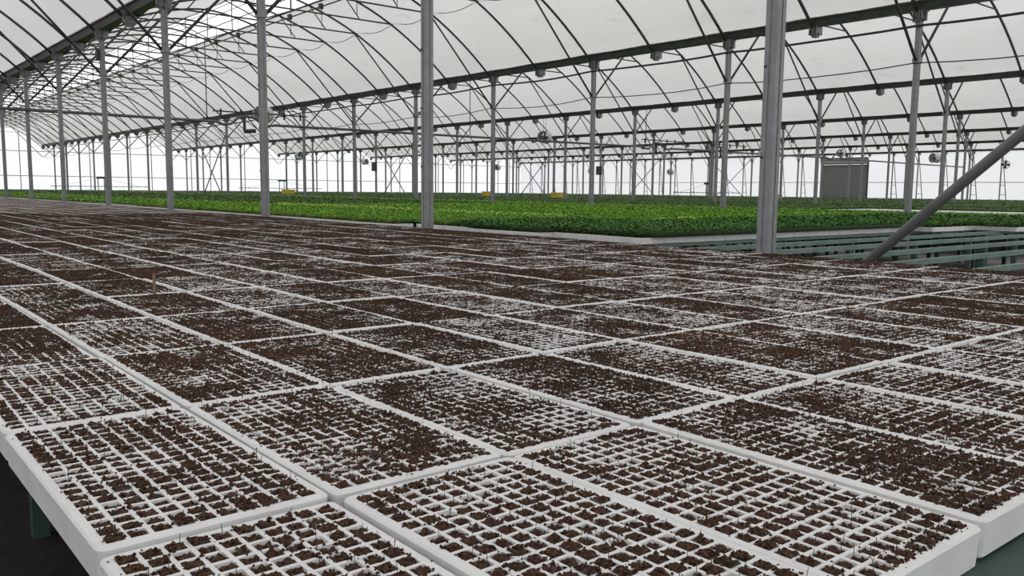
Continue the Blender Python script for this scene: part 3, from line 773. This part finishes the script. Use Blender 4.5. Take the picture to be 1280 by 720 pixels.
def leaves(n_per, x0, x1, y0, y1, zlo, zhi, size, inside, rng, lod=True):
    """Scatter small bent leaves over a rectangle; density and size follow distance."""
    VV = []
    ny = max(1, int((y1 - y0)/1.5)); nx = max(1, int((x1 - x0)/1.5))
    for a in range(nx):
        for c in range(ny):
            ax, bx = x0 + (x1-x0)*a/nx, x0 + (x1-x0)*(a+1)/nx; ay, by = y0 + (y1-y0)*c/ny, y0 + (y1-y0)*(c+1)/ny
            mx, my = (ax+bx)/2, (ay+by)/2
            if not (in_view((mx, my, T), 120)): continue
            d = math.hypot(mx - CAM[0], my - CAM[1]); k = n_per*(8.0/max(d, 8.0))**2; n = int((bx-ax)*(by-ay)*k)
            if n < 1: continue
            x = rng.uniform(ax, bx, n); y = rng.uniform(ay, by, n)
            ok = inside(x, y); x, y = x[ok], y[ok]; n = len(x)
            z = T + rng.uniform(zlo, zhi, n)**1.0
            s = size*max(d, 8.0)/8.0*rng.uniform(0.6, 1.3, n); s = np.minimum(s, 0.22)
            az = rng.uniform(0, 6.283, n); el = rng.uniform(0.05, 0.85, n)
            dx, dy, dz = np.cos(az)*np.cos(el), np.sin(az)*np.cos(el), np.sin(el)*np.minimum(1, 0.05/s)
            wx, wy = -np.sin(az)*0.38, np.cos(az)*0.38
            B = np.c_[x, y, z]; Dv = np.c_[dx, dy, dz]*s[:, None]; Wv = np.c_[wx, wy, np.zeros(n)]*s[:, None]
            tip = B + Dv; tip[:, 2] -= 0.25*s*np.minimum(1, 0.05/s)
            midp = B + Dv*0.5
            VV.append(np.stack([B, midp + Wv, tip, midp - Wv], 1).reshape(-1, 3))
    V = np.concatenate(VV); F = np.arange(len(V)).reshape(-1, 4)
    return V, F
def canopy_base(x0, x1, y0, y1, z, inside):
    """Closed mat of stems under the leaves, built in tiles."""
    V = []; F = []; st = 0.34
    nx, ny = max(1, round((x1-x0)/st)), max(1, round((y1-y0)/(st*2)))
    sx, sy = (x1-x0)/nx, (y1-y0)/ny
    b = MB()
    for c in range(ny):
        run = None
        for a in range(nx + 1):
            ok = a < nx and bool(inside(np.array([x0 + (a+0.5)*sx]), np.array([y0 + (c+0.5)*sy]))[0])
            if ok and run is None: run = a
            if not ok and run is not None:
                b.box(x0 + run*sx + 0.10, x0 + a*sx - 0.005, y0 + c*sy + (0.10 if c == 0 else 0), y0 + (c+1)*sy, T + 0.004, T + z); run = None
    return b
def carpet(name, label, x0, x1, y0, y1, h, mat, n_per, size, inside, seed, stem='stemmid'):
    rng = np.random.default_rng(seed)
    V, F = leaves(n_per, x0, x1, y0, y1, 0.012, h, size, inside, rng)
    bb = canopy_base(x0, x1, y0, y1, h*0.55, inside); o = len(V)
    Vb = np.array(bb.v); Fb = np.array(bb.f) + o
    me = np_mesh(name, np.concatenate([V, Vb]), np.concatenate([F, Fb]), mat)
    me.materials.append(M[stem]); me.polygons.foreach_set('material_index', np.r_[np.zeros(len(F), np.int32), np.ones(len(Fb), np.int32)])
    return tag(put(name, me), label, 'seedlings', kind='stuff')
vx = np.vectorize(xedge); vy = np.vectorize(yedge)
def dark_zone(x, y):  # bigger plants, and the front edge with its shade in the leaf colour
    e = (y > vy(x) + 0.01) & (x > vx(y) + 0.01)
    return e & (((x < 8.72) & (y < 8.1)) | ((x >= 8.72) & (y < 6.9 + 0.06*(x-8.72))))
def bright_zone(x, y):
    e = (y > vy(x) + 0.01) & (x > vx(y) + 0.01)
    return e & ~dark_zone(x, y) & ~pale_zone(x, y) & ~((x > 9.1) & (y > 20))
def pale_zone(x, y):
    return (np.abs(x - 8.88) < 0.17) & (y > 8.6) & (y < 19.5) | (np.abs(x - 9.6 - 0.9*(y - 6.95)) < 0.4) & (np.abs(y - 6.98) < 0.16)
carpet('seedling_carpet', 'dark green leafy seedlings at the planted bench corner, front shade in their colour', 6.0, 17.6, 3.2, 8.2, 0.085, 'leafdark', 5200, 0.026, dark_zone, 11, 'stemshade')
carpet('seedling_carpet', 'bright green seedlings filling the bench between the first two post rows', 5.6, 17.6, 4.4, 93.5, 0.075, 'leafbright', 4500, 0.019, bright_zone, 12)
carpet('seedling_carpet', 'line of pale green seedlings running through the bright bench', 8.0, 12.0, 6.8, 19.5, 0.10, 'leafpale', 6500, 0.022, pale_zone, 13)
allz = lambda x, y: x > -99
far_z = lambda x, y: ~((x < 25.7) & (y < 13.2))
olive = lambda x, y: (x > 9.1) & (y > 20)
carpet('seedling_carpet', 'bright green seedlings just behind the second post row', rowx(1) + 0.7, 21.0, 5.5, 93.5, 0.06, 'leafbright', 2600, 0.019, allz, 21)
carpet('seedling_carpet', 'dull green seedlings on the bench before the third post row', 21.0, rowx(2) - 0.5, 5.5, 93.5, 0.07, 'leaffar', 1600, 0.02, far_z, 22, 'stemfar')
carpet('seedling_carpet', 'olive green seedlings far back in the first planted bench', 9.1, 17.6, 20, 93.5, 0.07, 'leaffar', 3500, 0.019, olive, 31, 'stemfar')
for r in range(2, NROW):
    carpet('seedling_carpet', 'dull green seedlings on the bench behind the %s post row' % RN[r], rowx(r) + 0.55, rowx(r+1) - 0.5, 5.5, 93.5, 0.08, 'leaffar', 1400, 0.02, allz, 20 + r + 1, 'stemfar')
# a strip of unplanted white trays in the second planted bench
b = MB()
for c in range(int(7.5/PV)):
    for a in range(13):
        b.box(21.1 + a*PU, 21.1 + a*PU + TW, 5.6 + c*PV, 5.6 + c*PV + TL, T - TH, T + 0.002)
tag(put('empty_trays', b.mesh('empty_trays', 'foam')), 'pale strip of empty white trays behind the second post row', 'seed trays', kind='stuff')

# benches under the planted trays, and bare rails in front
def bench2(name, label, rails, x0, x1, legs):
    t = bpy.data.objects.new(name, None); COL.objects.link(t); t.location = (0, 0, 0); tag(t, label, 'bench')
    m = bench_rail_mesh(x1 - x0)
    for y in rails: put('rail', m, t, (x0, y, T - TH))
    for x, y, w in legs:
        o = put('leg', me_leg, t, (x, y, 0)); o.scale = (w, w, (T - TH - 0.045)/(T - TH - 0.09))
    return t
legs = [(x, y, 1.0) for x in np.arange(6.6, 19, 1.45) for y in (0.82, 2.12, 3.42)] + [(13.0, 4.07, 2.2), (12.9, 2.77, 1.6)]
bench2('rail_bench', 'empty bench of bare green rails behind the nearest post', [0.17 + 0.65*j for j in range(7)], 6.15, 17.5, legs)
legs = [(x, y, 1.0) for x in np.arange(6.7, 18, 1.3) for y in np.arange(4.8, 11, 1.3)]
bench2('rail_bench', 'green rail bench beneath the planted trays', [4.75 + 0.65*j for j in range(14)], 6.1, 17.5, legs)
put('edge_beam', MB().box(5.95, 6.0, 7.4, 50, T - TH - 0.05, T - TH).mesh('edge_beam', 'greenpaint'), bpy.data.objects['rail_bench.001'])
put('edge_beam', MB().box(6.25, 6.30, 7.4, 9.2, T - TH - 0.05, T - TH).mesh('edge_beam', 'greenpaint'), bpy.data.objects['rail_bench.001'])
for r in range(1, NROW):
    t = bpy.data.objects.new('rail_bench', None); COL.objects.link(t)
    tag(t, 'green bench under the seedlings behind the %s post row' % RN[r], 'bench')
    xa, xb = rowx(r) + 0.9, rowx(r+1) - 0.5
    put('bench_top', MB().box(xa, xb, 5.4, 93.6, T - TH - 0.03, T - TH).mesh('bench_top', 'greenpaint'), t)
    for x in (xa + 0.2, (xa + xb)/2, xb - 0.2):
        for y in np.arange(5.6, 93, 11): put('leg', me_leg, t, (x, y, 0))

# ------------------------------------------------------------------ yellow crates among the far seedlings
def crate(x, y, label, w=0.62):
    t = bpy.data.objects.new('yellow_crate', None); COL.objects.link(t); t.location = (x, y, T + 0.05); tag(t, label, 'crate', 'yellow crates on the far benches')
    put('crate_body', MB().box(-0.35, 0.35, -w/2, w/2, 0, 0.28).mesh('crate_body', 'yellow'), t)
    put('crate_rim', MB().box(-0.38, 0.38, -w/2 - 0.03, w/2 + 0.03, 0.26, 0.31).mesh('crate_rim', 'yellow'), t)
crate(33.9, 36.0, 'yellow crate right of centre among far seedlings'); crate(25.5, 54.6, 'yellow crate at left among far seedlings')
crate(36.0, 45.5, 'small yellow crate left of centre far back', 0.45); crate(50.0, 31.9, 'small yellow crate just right of the thick post', 0.45)
